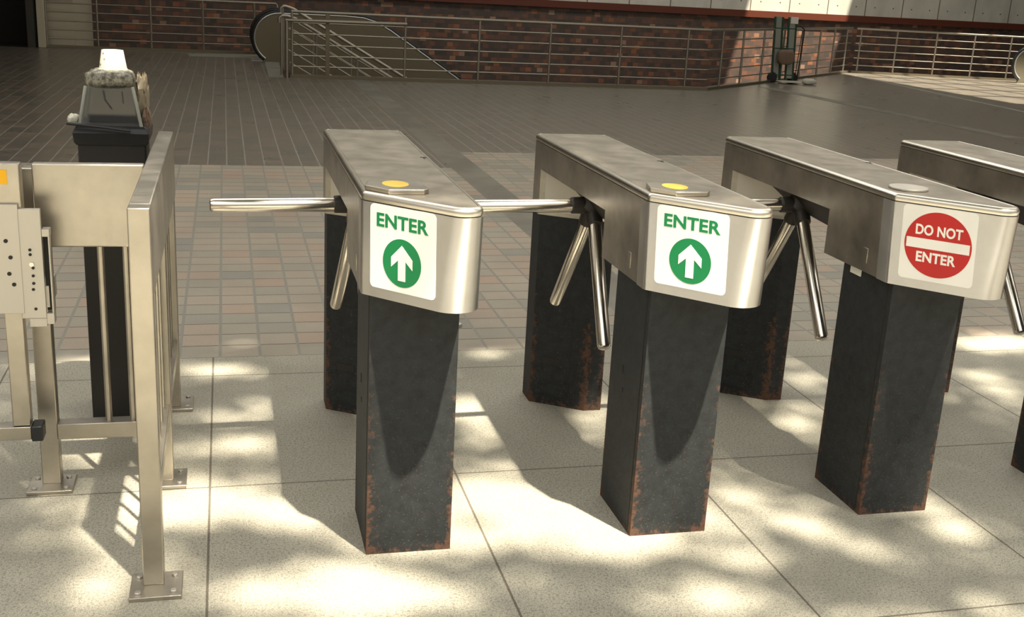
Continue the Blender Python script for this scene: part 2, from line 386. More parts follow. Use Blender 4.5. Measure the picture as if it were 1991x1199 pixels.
# ------------------------------------------------------------------ turnstile
TX, TY = .462, 3.25
R = math.sqrt(.5)
def make_turnstile(label):
    root = thing('turnstile', label, 'turnstile', (TX, TY, 0), 'tripod turnstiles in a row on the granite paving')
    plan = [(.326, 3.95), (.326, 2.78), (.598, 2.494), (.598, 3.95)]
    full = round_poly(plan, [.022, .02, .046, .022], 9)
    # housing: head + bridge + rear box, plan-shaped
    hp = [(.326, 3.12)] + [p for p in round_poly(plan, [0, .02, .046, 0], 9)[1:-1]] + [(.598, 3.12)]
    lowplan = [(.326, 3.95), (.326, 2.756), (.598, 2.470), (.598, 3.95)]
    hl = [(.326, 3.12)] + [p for p in round_poly(lowplan, [0, .02, .062, 0], 9)[1:-1]] + [(.598, 3.12)]
    m = MB(); m.loft([[(x, y, .743) for x, y in hl], [(x, y, .977) for x, y in hp]])
    bp = [(.326, 3.12), (.598, 3.12)] + round_poly(plan, [.022, 0, 0, .022], 6)[-7:] + round_poly(plan, [.022, 0, 0, .022], 6)[:7]
    # bridge (order: start left front, right front, right back, left back)
    br = round_poly([(.326, 3.12), (.598, 3.12), (.598, 3.95), (.326, 3.95)], [0, 0, .022, .022], 8)
    m.prism(br, .885, .977)
    rear = round_poly([(.326, 3.845), (.515, 3.715), (.585, 3.715), (.598, 3.95), (.326, 3.95)], [0, 0, 0, .022, .022], 8)
    m.prism(rear, .722, .885)
    m.build('housing', M['steel_side'], root)
    # pale inner plate on the slanted face of the rear box
    u = Vector((.189, -.130, 0)).normalized(); nn = Vector((-.130, -.189, 0)).normalized()
    q = MB(); q.frame_prism((.326, 3.845, 0), u, (0, 0, 1), nn, [(.022, .738), (.205, .735), (.205, .884), (.022, .884)], .0, .002)
    q.build('inner_plate', M['plate_steel'], root)
    # bright steel wrap of the front face and nose, a shell 1.5 mm proud
    shell = round_poly(plan, [0, .02, .046, 0], 9)
    path = [(.326, 2.83)] + shell[1:-1] + [(.598, 2.83)]
    shl = round_poly(lowplan, [0, .02, .062, 0], 9); q = MB()
    def skin(path):
        P_ = [Vector(p) for p in path]; k = len(P_); out = []
        for i, p in enumerate(P_):
            d = (P_[min(i+1, k-1)] - P_[max(i-1, 0)]).normalized(); out.append(p + Vector((d.y, -d.x))*-.0015)
        c = Vector((.46, 2.9))
        if (out[5]-c).length < (P_[5]-c).length: out = [a*2-b for a, b in zip(P_, out)]
        return [tuple(p) for p in P_], [tuple(p) for p in out]
    lo_i, lo_o = skin([(.326, 2.81)] + shl[1:-1] + [(.598, 2.81)]); hi_i, hi_o = skin(path); n_ = len(path)
    vv = [(x, y, .7415) for x, y in lo_i] + [(x, y, .7415) for x, y in lo_o] + [(x, y, .9765) for x, y in hi_i] + [(x, y, .9765) for x, y in hi_o]
    m2 = MB()
    ff = []
    for i in range(n_-1):
        a, b = i, i+1
        ff += [(n_+a, n_+b, 3*n_+b, 3*n_+a), (a, b, n_+b, n_+a), (2*n_+a, 2*n_+b, 3*n_+b, 3*n_+a), (a, b, 2*n_+b, 2*n_+a)]
    ff += [(0, n_, 3*n_, 2*n_), (n_-1, 2*n_-1, 4*n_-1, 3*n_-1)]
    m2.add(vv, ff); m2.build('nose_wrap', M['steel'], root, smooth=40)
    # lid with a rolled edge
    m = MB(); rings = []
    for z, d in ((.9795, .003), (.9795, 0), (.989, -.001), (.994, .001), (.9975, .004), (.9995, .008), (1.0, .012), (.9985, .0135)):
        rings.append([(x, y, z) for x, y in inset(full, d)])
    m.loft(rings); lid = m.build('lid', M['lid_edge'], root, smooth=50)
    m = MB(); m.prism(inset(full, .0150), .9985, .9995); m.build('lid_panel', M['lid'], lid)
    m = MB(); m.box(.566, .586, 3.335, 3.347, .9994, .9999); m.box(.572, .578, 3.312, 3.337, .9994, .9999); m.build('key_slot', M['slot'], lid)
    # seam between lid and housing
    m = MB(); m.prism(inset(full, .004), .977, .9796); m.build('seam', M['slot'], root)
    # pedestals
    def ped(poly, z1, name, front):
        bm = bmesh.new(); rows = 60
        pts = []
        for i in range(len(poly)):
            a = Vector(poly[i]); b = Vector(poly[(i+1) % len(poly)]); k = max(2, int((b-a).length/.0125))
            for j in range(k): pts.append((a.lerp(b, j/k), min(j/k*(b-a).length, (1-j/k)*(b-a).length), (b-a).length))
        nP = len(pts); vs_ = []; fs = []; ed = []
        for r in range(rows+1):
            z = z1*r/rows
            for p, dd, L in pts:
                vs_.append((p.x - TX, p.y - TY, z)); ed.append(max(0., 1 - dd/.035))
        for r in range(rows):
            for i in range(nP): fs.append((r*nP+i, r*nP+(i+1) % nP, (r+1)*nP+(i+1) % nP, (r+1)*nP+i))
        fs.append(tuple(range(nP))[::-1])
        fs.append(tuple(rows*nP + i for i in range(nP)))
        me = bpy.data.meshes.new(name); me.from_pydata(vs_, [], fs)
        at = me.attributes.new('edge', 'FLOAT', 'POINT'); at.data.foreach_set('value', ed)
        bm.from_mesh(me); bmesh.ops.recalc_face_normals(bm, faces=bm.faces); bm.to_mesh(me); bm.free()
        me.materials.append(M['black'])
        ob = bpy.data.objects.new(name, me); C.objects.link(ob); ob.parent = root; return ob
    fp = ped([(.349, 2.755), (.582, 2.755), (.582, 3.03), (.349, 3.03)], .743, 'front_pedestal', True)
    # door seam and locks on the left face of the front pedestal
    m = MB(); m.box(.3478, .3492, 2.778, 2.783, .01, .74); m.build('door_seam', M['slot'], fp)
    m = MB(); m.box(.3475, .3492, 2.921, 2.929, .44, .465); m.build('keyhole', M['slot'], fp)
    m = MB(); m.box(.3475, .3492, 2.911, 2.916, .385, .40); m.build('keyhole', M['slot'], fp)
    rp = ped([(.332, 3.845), (.512, 3.724), (.578, 3.724), (.578, 3.94), (.332, 3.94)], .722, 'rear_pedestal', False)
    u = Vector((.180, -.121, 0)).normalized(); nn = Vector((-.121, -.180, 0)).normalized()
    for nm_, a, b, z0, z1 in (('door_seam', .150, .153, .038, .394), ('door_seam', .02, .153, .395, .399), ('door_seam', .02, .153, .033, .037), ('keyhole', .06, .095, .672, .684)):
        q = MB(); q.frame_prism((.332, 3.845, 0), u, (0, 0, 1), nn, [(a, z0), (b, z0), (b, z1), (a, z1)], -.0005, .0012)
        q.build(nm_, M['slot'], rp)
    q = MB(); q.frame_prism((.332, 3.845, 0), u, (0, 0, 1), nn, [(.045, .16), (.115, .16), (.115, .185), (.045, .185)], -.0005, .002); q.build('latch', M['black_plain'], rp)
    # latch plate low on the left of the head
    m = MB(); m.box(.3240, .3262, 2.872, 2.897, .770, .815); m.build('key_plate', M['steel_side'], root, bevel=.0008)
    # hub and arms
    Hb = Vector((.392, 3.43, .838))
    m = MB()
    m.add([(.352, 3.16, .886), (.572, 3.16, .886), (.572, 3.62, .886), (.352, 3.62, .886),
           (.400, 3.20, .80), (.545, 3.20, .775), (.545, 3.50, .775), (.400, 3.50, .82)],
          [(0, 1, 2, 3), (4, 5, 6, 7), (0, 1, 5, 4), (1, 2, 6, 5), (2, 3, 7, 6), (3, 0, 4, 7)])
    m.build('mechanism_case', M['dark_hub'], root, bevel=.006)
    tips = [Vector((-.052, 3.425, .833)), Vector((.345, 3.63, .450)), Vector((.352, 3.105, .455))]
    dirs = [(t-Hb).normalized() for t in tips]
    axis = (dirs[0]+dirs[1]+dirs[2]).normalized()
    m = MB(); m.cyl(Hb - axis*.055, axis, .052, .085, 24, .040)
    for d in dirs: m.cyl(Hb - d*.01, d, .030, .085, 16, .027)
    hub = m.build('hub', M['dark_hub'], root, bevel=.003)
    m = MB(); m.cyl(Hb + axis*.028, axis, .014, .006, 16); m.build('bolt', M['bolt'], hub)
    for t, d in zip(tips, dirs):
        m = MB(); m.bar(Hb + d*.058, t, .0215, 28, .5); m.build('arm', M['chrome'], root, smooth=40)
    return root

# signs on the slanted front face
FD = Vector((.272, -.286, 0)).normalized(); FN = Vector((-.286, -.272, 0)).normalized(); FK = .024/.234; FO = Vector((.326, 2.78 - FK*.977, 0)); FV = Vector((0, FK, 1))
def rrect(x0, x1, z0, z1, r, k=6):
    return round_poly([(x0, z0), (x1, z0), (x1, z1), (x0, z1)], [r]*4, k)
def circle(cx, cz, r, k=48): return [(cx+r*math.cos(2*PI*i/k), cz+r*math.sin(2*PI*i/k)) for i in range(k)]
def lettering(text, x0, x1, z0, z1, d, mat, parent, name='lettering', bold=.03):
    cu = bpy.data.curves.new('lettering', 'FONT'); cu.body = text; cu.size = 1; cu.offset = bold; cu.extrude = .5; cu.space_character = 1.02
    ob = bpy.data.objects.new('tmp', cu); C.objects.link(ob)
    dg = bpy.context.evaluated_depsgraph_get(); dg.update(); me = bpy.data.meshes.new_from_object(ob.evaluated_get(dg))
    bpy.data.objects.remove(ob); bpy.data.curves.remove(cu)
    xs = [v.co.x for v in me.vertices]; ys = [v.co.y for v in me.vertices]
    a0, a1, b0, b1 = min(xs), max(xs), min(ys), max(ys)
    org = parent.location + parent.parent.location if parent.parent else parent.location
    for v in me.vertices:
        p = FO + FD*(x0 + (v.co.x-a0)/(a1-a0)*(x1-x0)) + FN*(d + (.0006 if v.co.z > 0 else 0))
        z = z0 + (v.co.y-b0)/(b1-b0)*(z1-z0); p = p + Vector((0, FK, 0))*z
        v.co = (p.x - org.x, p.y - org.y, z - org.z)
    me.materials.clear(); me.materials.append(mat); me.name = name
    o = bpy.data.objects.new(name, me); C.objects.link(o); o.parent = parent; return o
S0, S1, Z0, Z1 = .030, .233, .767, .9755
def sign(root, kind):
    org = root.location.copy(); root.location = (TX, TY, 0)
    b = .0014
    m = MB(); m.frame_prism(FO, FD, FV, FN, rrect(S0, S1, Z0, Z1, .012), b, b+.0012)
    s = m.build('sign', M['sticker'], root)
    t = b + .0012; cx = (S0+S1)/2
    if kind == 'enter':
        tag(s, 'white sticker with green ENTER and arrow disc')
        lettering('ENTER', S0+.021, S1-.022, .9215, .9555, t, M['green'], s)
        zc = .8405; rd = .0595
        m = MB(); m.frame_prism(FO, FD, FV, FN, circle(cx-.001, zc, rd), t-.0002, t+.0006); dsc = m.build('disc', M['green'], s)
        ar = [(0, .044), (.033, .012), (.033, -.013), (.0115, .006), (.0115, -.044), (-.0115, -.044), (-.0115, .006), (-.033, -.013), (-.033, .012)]
        m = MB(); m.frame_prism(FO, FD, FV, FN, [(cx-.001+a, zc+c) for a, c in ar], t+.0004, t+.0012); m.build('arrow', M['sticker'], s)
    else:
        tag(s, 'white sticker with red DO NOT ENTER disc')
        zc = .8715; rd = .0915
        m = MB(); m.frame_prism(FO, FD, FV, FN, circle(cx, zc, rd, 64), t-.0002, t+.0006); m.build('disc', M['red'], s)
        m = MB(); m.frame_prism(FO, FD, FV, FN, [(cx-.086, zc-.014), (cx+.086, zc-.014), (cx+.086, zc+.014), (cx-.086, zc+.014)], t+.0004, t+.0012); m.build('white_bar', M['sticker'], s)
        lettering('DO NOT', cx-.063, cx+.065, zc+.024, zc+.0535, t+.0006, M['sticker'], s)
        lettering('ENTER', cx-.056, cx+.052, zc-.052, zc-.023, t+.0006, M['sticker'], s)
    root.location = org

def reader(root, kind):
    org = root.location.copy(); root.location = (TX, TY, 0)
    if kind == 'plate':
        pl = [(.352, 2.872), (.336, 2.800), (.388, 2.742), (.478, 2.742), (.492, 2.760), (.486, 2.872), (.470, 2.890), (.366, 2.890)]
        m = MB(); m.prism(pl, .9995, 1.0115); r = m.build('card_reader', M['fence_steel'], root, bevel=.002)
        e = [(.416+.034*math.cos(2*PI*i/36), 2.822+.044*math.sin(2*PI*i/36)) for i in range(36)]
        m = MB(); m.prism(e, 1.011, 1.0122); m.build('yellow_spot', M['yellow'], r)
    else:
        e = [(.414+.056*math.cos(2*PI*i/48), 2.850+.056*math.sin(2*PI*i/48)) for i in range(48)]
        m = MB(); m.prism(e, .9995, 1.0065); m.build('cover_disc', M['plate_steel'], root, bevel=.002)
    root.location = org

PIT = .7591
t1 = make_turnstile('steel tripod turnstile with ENTER sign, nearest the metal fence')
t2 = copy_tree(t1); t2['label'] = 'steel tripod turnstile with ENTER sign, between the other ENTER turnstile and the red-signed one'
t3 = copy_tree(t1); t3['label'] = 'steel tripod turnstile with red DO NOT ENTER sign'
t4 = copy_tree(t1); t4['label'] = 'steel tripod turnstile cut off by the right edge of the picture, no sign in view'
t1.location = (TX-.001, TY-.013, 0); t2.location = (TX+PIT+.002, TY-.016, 0)
t3.location = (TX+2*PIT+.001, TY+.013, 0); t4.location = (TX+3*PIT-.002, TY+.014, 0)
arm3 = [c for c in t1.children if c.name.startswith('arm')][-1]; bpy.data.objects.remove(arm3)
_o = t1.location.copy(); t1.location = (TX, TY, 0); MB().bar((.392, 3.38, .79), (.398, 3.14, .452), .0215, 28, .5).build('arm', M['chrome'], t1, smooth=40); t1.location = _o
sign(t1, 'enter'); sign(t2, 'enter'); sign(t3, 'no'); sign(t4, 'no')
reader(t1, 'plate'); reader(t2, 'plate'); reader(t3, 'disc'); reader(t4, 'disc')
# small paper slip stuck under the head of the third turnstile
m = MB(); m.box(.345, .3475, 2.925, 2.985, .715, .742)
t3o = t3.location.copy(); t3.location = (TX, TY, 0); m.build('paper_slip', M['sticker'], t3); t3.location = t3o

# ------------------------------------------------------------------ metal fence
fence = thing('metal_fence', 'brushed steel barrier fence with solid top panels and bolted base plates', 'fence', (-.2, 3.28, 0))
def post(x0, x1, y0, y1, z1, plate, bolts=True):
    p = MB().box(x0, x1, y0, y1, .010, z1).build('post', M['fence_steel'], fence, bevel=.003)
    bp_ = MB().box(plate[0], plate[1], plate[2], plate[3], 0, .011).build('base_plate', M['fence_steel'], p, bevel=.0015)
    for bx in (plate[0]+.02, plate[1]-.02):
        for by in (plate[2]+.022, plate[3]-.022):
            MB().cyl((bx, by, .011), (0, 0, 1), .0085, .006, 6).build('bolt', M['bolt'], p, bevel=.001)
post(-.225, -.174, 2.648, 2.700, .979, (-.256, -.130, 2.587, 2.712))
post(-.222, -.176, 3.270, 3.318, .755, (-.262, -.138, 3.226, 3.352))
post(-.222, -.176, 3.885, 3.935, .755, (-.262, -.134, 3.858, 3.995))
post(-.552, -.500, 3.290, 3.340, .96, (-.590, -.462, 3.234, 3.350))
MB().box(-.2249, -.1741, 2.7002, 3.945, .758, .979).build('top_panel', M['fence_steel'], fence, bevel=.004)
MB().box(-.216, -.180, 2.7002, 3.93, .215, .258).build('lower_rail', M['fence_steel'], fence, bevel=.002)
for k in range(10):
    y = 2.80 + k*.113
    if abs(y-3.294) < .035: continue
    MB().cyl((-.198, y, .25), (0, 0, 1), .0065, .515, 10).build('picket', M['fence_steel'], fence)
MB().box(-.518, -.226, 3.250, 3.285, .745, .979).build('side_panel', M['fence_steel'], fence, bevel=.004)
MB().box(-.5, -.218, 3.285, 3.335, .152, .200).build('side_rail', M['fence_steel'], fence, bevel=.002)
for x in (-.357, -.288): MB().cyl((x, 3.31, .19), (0, 0, 1), .0095, .565, 12).build('picket', M['fence_steel'], fence)
# lock bracket on the side post
lb = MB().box(-.548, -.486, 3.138, 3.152, .573, .876).build('lock_plate', M['plate_steel'], fence, bevel=.001)
for z, x in ((.765, -.517), (.752, -.517), (.715, -.512), (.693, -.513), (.672, -.513), (.655, -.515), (.60, -.512)):
    MB().cyl((x, 3.1382, z), (0, -1, 0), .0042, .0015, 12).build('screw_hole', M['slot'], lb)
MB().cyl((-.515, 3.138, .725), (0, -1, 0), .006, .004, 14).build('rivet', M['bolt'], lb)
MB().box(-.5, -.478, 3.1525, 3.29, .60, .66).build('bracket_arm', M['plate_steel'], fence)
ch = MB()
ch.box(-.486, -.4665, 3.14, 3.175, .80, .820); ch.box(-.486, -.4665, 3.14, 3.175, .555, .585)
ch.box(-.471, -.4665, 3.14, 3.175, .585, .80); ch.box(-.486, -.4665, 3.165, 3.175, .585, .80)
ch.box(-.530, -.486, 3.14, 3.175, .548, .5725)
ch.build('strike_channel', M['plate_steel'], fence, bevel=.001)
MB().box(-.4855, -.4712, 3.158, 3.1645, .59, .795).build('strike_slot', M['slot'], fence)

# ------------------------------------------------------------------ gate at the left edge
gate = thing('swing_gate', 'steel swing gate with orange sticker at the left edge of the picture', 'gate', (-.9, 3.2, 0))
MB().box(-1.35, -.531, 3.150, 3.190, .77, .995).build('top_panel', M['fence_steel'], gate, bevel=.004)
MB().box(-.596, -.549, 3.155, 3.195, .2525, .768).build('stile', M['cream'] if False else M['fence_steel'], gate, bevel=.003)
MB().box(-1.35, -.549, 3.150, 3.200, .212, .251).build('bottom_rail', M['fence_steel'], gate, bevel=.002)
MB().box(-.5485, -.518, 3.146, 3.204, .207, .253).build('end_cap', M['rubber'], gate, bevel=.004)
MB().box(-1.35, -1.30, 3.155, 3.195, .002, .768).build('stile', M['fence_steel'], gate, bevel=.003)
gp = MB().box(-.605, -.5405, 3.136, 3.1495, .588, .888).build('lock_plate', M['plate_steel'], gate, bevel=.001)
for x, z in ((-.575, .79), (-.566, .745), (-.572, .70), (-.562, .67)): MB().cyl((x, 3.1362, z), (0, -1, 0), .0055, .0015, 14).build('screw_hole', M['slot'], gp)
MB().box(-.66, -.563, 3.1485, 3.1502, .940, .978).build('sticker', M['orange'], gate)
for x in (-.74, -.9, -1.06): MB().cyl((x, 3.175, .24), (0, 0, 1), .0095, .54, 12).build('picket', M['fence_steel'], gate)

# ------------------------------------------------------------------ farebox on black pillar
fb = thing('farebox', 'battered farebox with clear glass housing on a black column behind the fence', 'farebox', (-.36, 3.94, 0))
MB().box(-.466, -.258, 3.83, 4.04, 0, .962).build('column', M['black_plain'], fb, bevel=.004)
m = MB(); m.loft([[(-.470-a, 3.826-a, z), (-.254+a, 3.826-a, z), (-.254+a, 4.044+a, z), (-.470-a, 4.044+a, z)] for z, a in ((.945, -.001), (.955, .006), (.985, .009), (1.0, .002), (1.008, -.006))])
m.build('collar', M['rubber'], fb, smooth=0, bevel=.002)
m = MB()
b0 = [(-.458, 3.835), (-.268, 3.835), (-.268, 4.03), (-.458, 4.03)]; b1 = [(-.436, 3.86), (-.292, 3.86), (-.292, 4.005), (-.436, 4.005)]
gl = NT('cloudy_glass'); gl.col((.80, .83, .80)); gl.p(rough=.12, trans=1.0, ior=1.45, alpha=.35); M['glass'] = gl.m
m.loft([[(x, y, 1.008) for x, y in b0], [(x, y, 1.128) for x, y in b1], [(x + (.003 if x < -.36 else -.003), y + (.003 if y < 3.9 else -.003), 1.128) for x, y in b1],
        [(x + (.003 if x < -.36 else -.003), y + (.003 if y < 3.9 else -.003), 1.009) for x, y in b0]], cap=False, closed=True)
m.build('glass_housing', M['glass'], fb, smooth=0)
for a, b in zip(b0, b1):
    MB().tube([(a[0], a[1], 1.006), (b[0], b[1], 1.131)], .0055, 8).build('frame_edge', M['grey_panel'], fb)
m = MB()
m.box(-.44, -.29, 3.93, 3.96, 1.008, 1.03); m.tube([(-.39, 3.94, 1.11), (-.385, 3.93, 1.08), (-.365, 3.93, 1.05)], .003, 6); m.tube([(-.33, 3.92, 1.11), (-.328, 3.92, 1.07)], .002, 6)
m.build('coin_mechanism', M['dark_hub'], fb)
MB().tube([(-.492, 3.80, 1.018), (-.40, 3.80, 1.010), (-.300, 3.80, .998)], .0055, 8).build('front_lip', M['rubber'], fb)
# grimy cap of the farebox
rnd = random.Random(5)
def lumpy(mb, cx, cy, cz, rx, ry, rz, jit, nu=28, nv=14, sq=.6, zmin=-1):
    def sp(c): return math.copysign(abs(c)**sq, c)
    rings = []
    ph = [rnd.uniform(0, 6.28) for _ in range(8)]
    for j in range(nv+1):
        th = PI*(j/nv) - PI/2; ring = []
        for i in range(nu):
            a = 2*PI*i/nu
            w_ = 1 + jit*(math.sin(3*a+ph[0]+2*th)+math.sin(5*a+ph[1]-3*th)*.7+math.sin(9*a+ph[2]+7*th)*.5+rnd.uniform(-.6, .6))
            r = sp(math.cos(th)); zz = max(zmin, sp(math.sin(th)))
            ring.append((cx+rx*w_*r*sp(math.cos(a)), cy+ry*w_*r*sp(math.sin(a)), cz+rz*(zz+(jit*rnd.uniform(-1, 1)*2 if j > nv//2 else 0))))
        rings.append(ring)
    mb.loft(rings)
n = NT('grimy_plastic'); o_ = n.obj(); nz = n.noise(o_, 45, 4, .7)
n.col(n.mix(n.ramp1(nz, [(.42, 0), (.62, 1)]), (.07, .065, .05), (.36, .34, .27))); n.p(rough=.28); n.bump(nz, .5, .006); M['grime'] = n.m
m = MB(); lumpy(m, -.364, 3.935, 1.150, .077, .082, .031, .035, 32, 16, .6); m.build('cap', M['grime'], fb, smooth=60)
bag = thing('plastic_bag', 'crumpled brown plastic bag bunched behind the farebox glass', 'plastic bag', (-.285, 3.99, 1.0))
m = MB(); lumpy(m, -.274, 4.0, 1.075, .020, .06, .080, .11, 30, 22, .6); m.build('bag_body', (lambda n: (n.col(n.mix(n.noise(n.obj(), 40, 4, .6), (.10, .085, .055), (.34, .28, .20))), n.p(rough=.35), n.m)[2])(NT('brown_plastic')), bag, smooth=60)
m = MB(); lumpy(m, -.256, 3.93, 1.020, .012, .05, .034, .14, 20, 12, .8); m.build('bag_tail', M['parcel'], bag, smooth=60)
tg = MB(); lumpy(tg, -.478, 3.86, 1.026, .017, .045, .014, .08, 20, 10, .8)
o = tg.build('paper_scrap', M['offwhite'], smooth=60); tag(o, 'pale crumpled scrap wedged at the left of the farebox collar', 'scrap')
# cup upside down
m = MB(); cc = (-.356, 3.935)
rr = [(.0445, 1.176), (.0455, 1.177), (.0455, 1.181), (.0435, 1.183), (.0345, 1.238), (.0335, 1.241), (.031, 1.2415), (.030, 1.239), (.002, 1.239)]
m.loft([[(cc[0]+r*math.cos(2*PI*i/32), cc[1]+r*math.sin(2*PI*i/32), z) for i in range(32)] for r, z in rr])
n = NT('stained_cup_white'); o_ = n.obj(); nz = n.noise(o_, 38, 2, .5)
n.col(n.mix(n.ramp1(nz, [(.60, 0), (.66, 1)]), (.88, .85, .74), (.22, .12, .05))); n.p(rough=.45); M['cup'] = n.m
o = m.build('paper_cup', M['cup'], smooth=35); tag(o, 'stained white cup turned upside down on top of the farebox', 'cup')

# ------------------------------------------------------------------ small white cap on the brick paving
m = MB(); m.loft([[(1.0+r*math.cos(2*PI*i/20), 4.79+r*math.sin(2*PI*i/20), z) for i in range(20)] for r, z in ((.028, 0), (.030, .004), (.026, .014), (.012, .018), (.001, .0185))])
o = m.build('floor_cap', M['plate_steel'], smooth=50); tag(o, 'small round metal cap on the brick paving behind the first ENTER turnstile', 'cap')

# ------------------------------------------------------------------ railings
def railing(label, pts, posts, top=.952, nb=5, name='guard_railing', end_return=None, kerb=True, group=None, rt=.022):
    c = pts[0]; root = thing(name, label, 'railing', (c[0], c[1], 0), group)
    P3 = [Vector((x, y, top)) for x, y in pts]
    if end_return == 'end': P3 = P3 + [Vector((pts[-1][0]+.02, pts[-1][1], top-.03)), Vector((pts[-1][0]+.025, pts[-1][1], top-.22))]
    MB().tube(P3, rt, 12).build('top_rail', M['rail'], root)
    for k in range(1, nb+1):
        z = top*(1-k/6.05)
        MB().tube([(x, y, z) for x, y in pts], .0105, 8).build('bar', M['rail'], root)
    for x, y in posts:
        MB().cyl((x, y, 0), (0, 0, 1), .019, top-.01, 10).build('post', M['rail'], root)
    if kerb:
        m = MB()
        for a, b in zip(pts[:-1], pts[1:]):
            a, b = Vector(a), Vector(b); d = (b-a).normalized(); q = Vector((-d.y, d.x))
            a2 = a-d*.02; b2 = b+d*.02
            m.prism([tuple(a2-q*.05), tuple(b2-q*.05), tuple(b2+q*.05), tuple(a2+q*.05)], -.10, .045)
        m.build('kerb', M['esc_panel'], root)
    return root
railing('long grey metal railing at the far left in front of the dark brick wall', [(-3.06, 21.72), (-2.2, 21.75), (.93, 21.9)], [(-3.05, 21.72), (-2.2, 21.75), (-1.29, 21.79), (-.38, 21.83), (.54, 21.87)], .925, end_return='end')
mr = railing('long metal railing along the near edge of the stairwell, turning back at its right corner',
    [(.955, 17.25), (7.64, 17.32), (13.42, 22.82)],
    [(.965, 17.25), (1.485, 17.26), (2.65, 17.27), (3.80, 17.28), (4.94, 17.29), (6.11, 17.30), (7.26, 17.315), (8.04, 17.70), (8.72, 18.35), (9.45, 19.04), (10.22, 19.77), (11.0, 20.51), (11.8, 21.27), (12.5, 21.94), (13.15, 22.56)], .955)
MB().box(1.455, 1.515, 17.24, 17.29, 0, .94).build('wide_post', M['esc_panel'], mr)
railing('sunlit metal railing at the far right', [(13.52, 22.80), (14.4, 22.62), (17.9, 21.94)], [(13.62, 22.78), (14.42, 22.62), (15.3, 22.44), (16.15, 22.28), (16.97, 22.12), (17.8, 21.96)], .955)
sr = thing('handrail', 'brass-toned level handrail in front of the stairwell railing', 'handrail', (.89, 17.15, 0))
MB().bar((.86, 17.15, .83), (2.66, 17.17, .845), .025).build('rail', M['rail'], sr)
MB().cyl((.885, 17.15, 0), (0, 0, 1), .022, .82, 12).build('post', M['rail'], sr)
for x in (1.5, 2.64): MB().tube([(x, 17.17, .80), (x, 17.24, .80)], .008, 8).build('bracket', M['rail'], sr)

def stair_rail(label, y, top, start, slope, n_bars, flat_x0):
    r = thing('stair_railing', label, 'railing', (flat_x0, y, 0), 'sloping handrails of the stairs')
    def pt(x, dz=0): return (x, y, (top if x < start else top-(x-start)*slope) + dz)
    L = 5.0
    MB().tube([(flat_x0, y, top-.10), (flat_x0, y, top-.03), (flat_x0+.04, y, top), pt(start-.05), pt(start+.06), pt(start+L)], .026, 10).build('top_rail', M['rail'], r)
    for k in range(1, n_bars+1):
        MB().tube([pt(start-.02, -k*.17), pt(start+L, -k*.17)], .011, 8).build('bar', M['rail'], r)
    for k in range(5):
        x = start + .38 + k*.62
        z = pt(x)[2]; MB().cyl((x, y, z-1.0), (0, 0, 1), .017, .99, 8).build('post', M['rail'], r)
    MB().cyl((flat_x0+.03, y, 0), (0, 0, 1), .020, top-.02, 10).build('post', M['rail'], r)
stair_rail('sloping stair handrail nearest the level handrail', 17.62, .872, .97, .565, 4, .80)
stair_rail('sloping stair handrail next to the escalator panel', 19.0, .97, 1.02, .563, 4, .885)
# steps going down
st = thing('staircase', 'concrete stairs going down beside the escalator', 'staircase', (1.1, 18.3, -2))
for k in range(12):
    MB().box(1.05+.29*k, 1.05+.29*(k+1)+.02, 17.45, 19.15, -.165*(k+1)-.17, -.165*(k+1)).build('step', M['esc_panel'], st, bevel=.006)

# ------------------------------------------------------------------ escalator
def escalator(label, x0, y0, zt, name='escalator', flip=1, w_=1.0):
    e = thing(name, label, 'escalator', (x0, y0, 0))
    def side(yy):
        # outline of the balustrade: newel curve, flat top, slope down
        arc = []
        cz, rz_ = .40, zt-.40-.05; cxn = x0+.42*w_
        for i in range(15):
            a = math.radians(235 - i*(145/14)); arc.append((cxn+.42*w_*math.cos(a), cz+rz_*math.sin(a)))
        flat_ = [(cxn+1.1*w_, zt-.05), (cxn+1.42*w_, zt-.065), (cxn+1.65*w_, zt-.125), (cxn+1.9*w_, zt-.26), (cxn+1.9*w_+4.6, zt-.26-4.6*.643)]
        low = [(cxn+1.9*w_+4.6, zt-1.25-4.6*.643), (cxn+1.15*w_, -.45), (cxn+.7*w_, -.35), (cxn-.30*w_, -.02)]
        out = arc + flat_
        m = MB(); m.frame_prism((0, yy, 0), (1, 0, 0), (0, 0, 1), (0, -1, 0), out + low, -.02, .02)
        p = m.build('balustrade', M['esc_panel'], e)
        path = [(a, yy, b) for a, b in out]; path2 = []
        c = Vector((cxn, 0, cz))
        for i, (a, q, b) in enumerate(path):
            prev = Vector(path[max(i-1, 0)]); nxt = Vector(path[min(i+1, len(path)-1)]); d = (nxt-prev).normalized(); nrm = Vector((-d.z, 0, d.x))
            path2.append(Vector((a, q, b)) + nrm*.035)
        MB().tube(path2, .034, 10).build('handrail', M['rubber'], e)
        MB().tube([Vector(p_) + (q_-Vector(p_))*.25 - Vector((0, .03, 0)) for p_, q_ in zip(path, path2)], .014, 8).build('guide', M['esc_trim'], e)
    side(y0); side(y0+1.0)
    m = MB(); m.box(x0-.05, x0+1.15, y0+.06, y0+.94, -.05, .006); m.build('comb_plate', M['esc_trim'], e)
    m = MB()
    for k in range(20):
        m.box(x0+1.15+.3*k, x0+1.15+.3*(k+1), y0+.06, y0+.94, -.19*(k+1)-.3, -.19*(k+1)+.13)
    m.build('steps', M['rubber'], e)
    return e
escalator('escalator with grey side panel and black handrail going down beside the stairs', .50, 20.15, .86)
escalator('escalator newel cut off by the right edge of the picture', 16.62, 20.45, .80, w_=1.0)

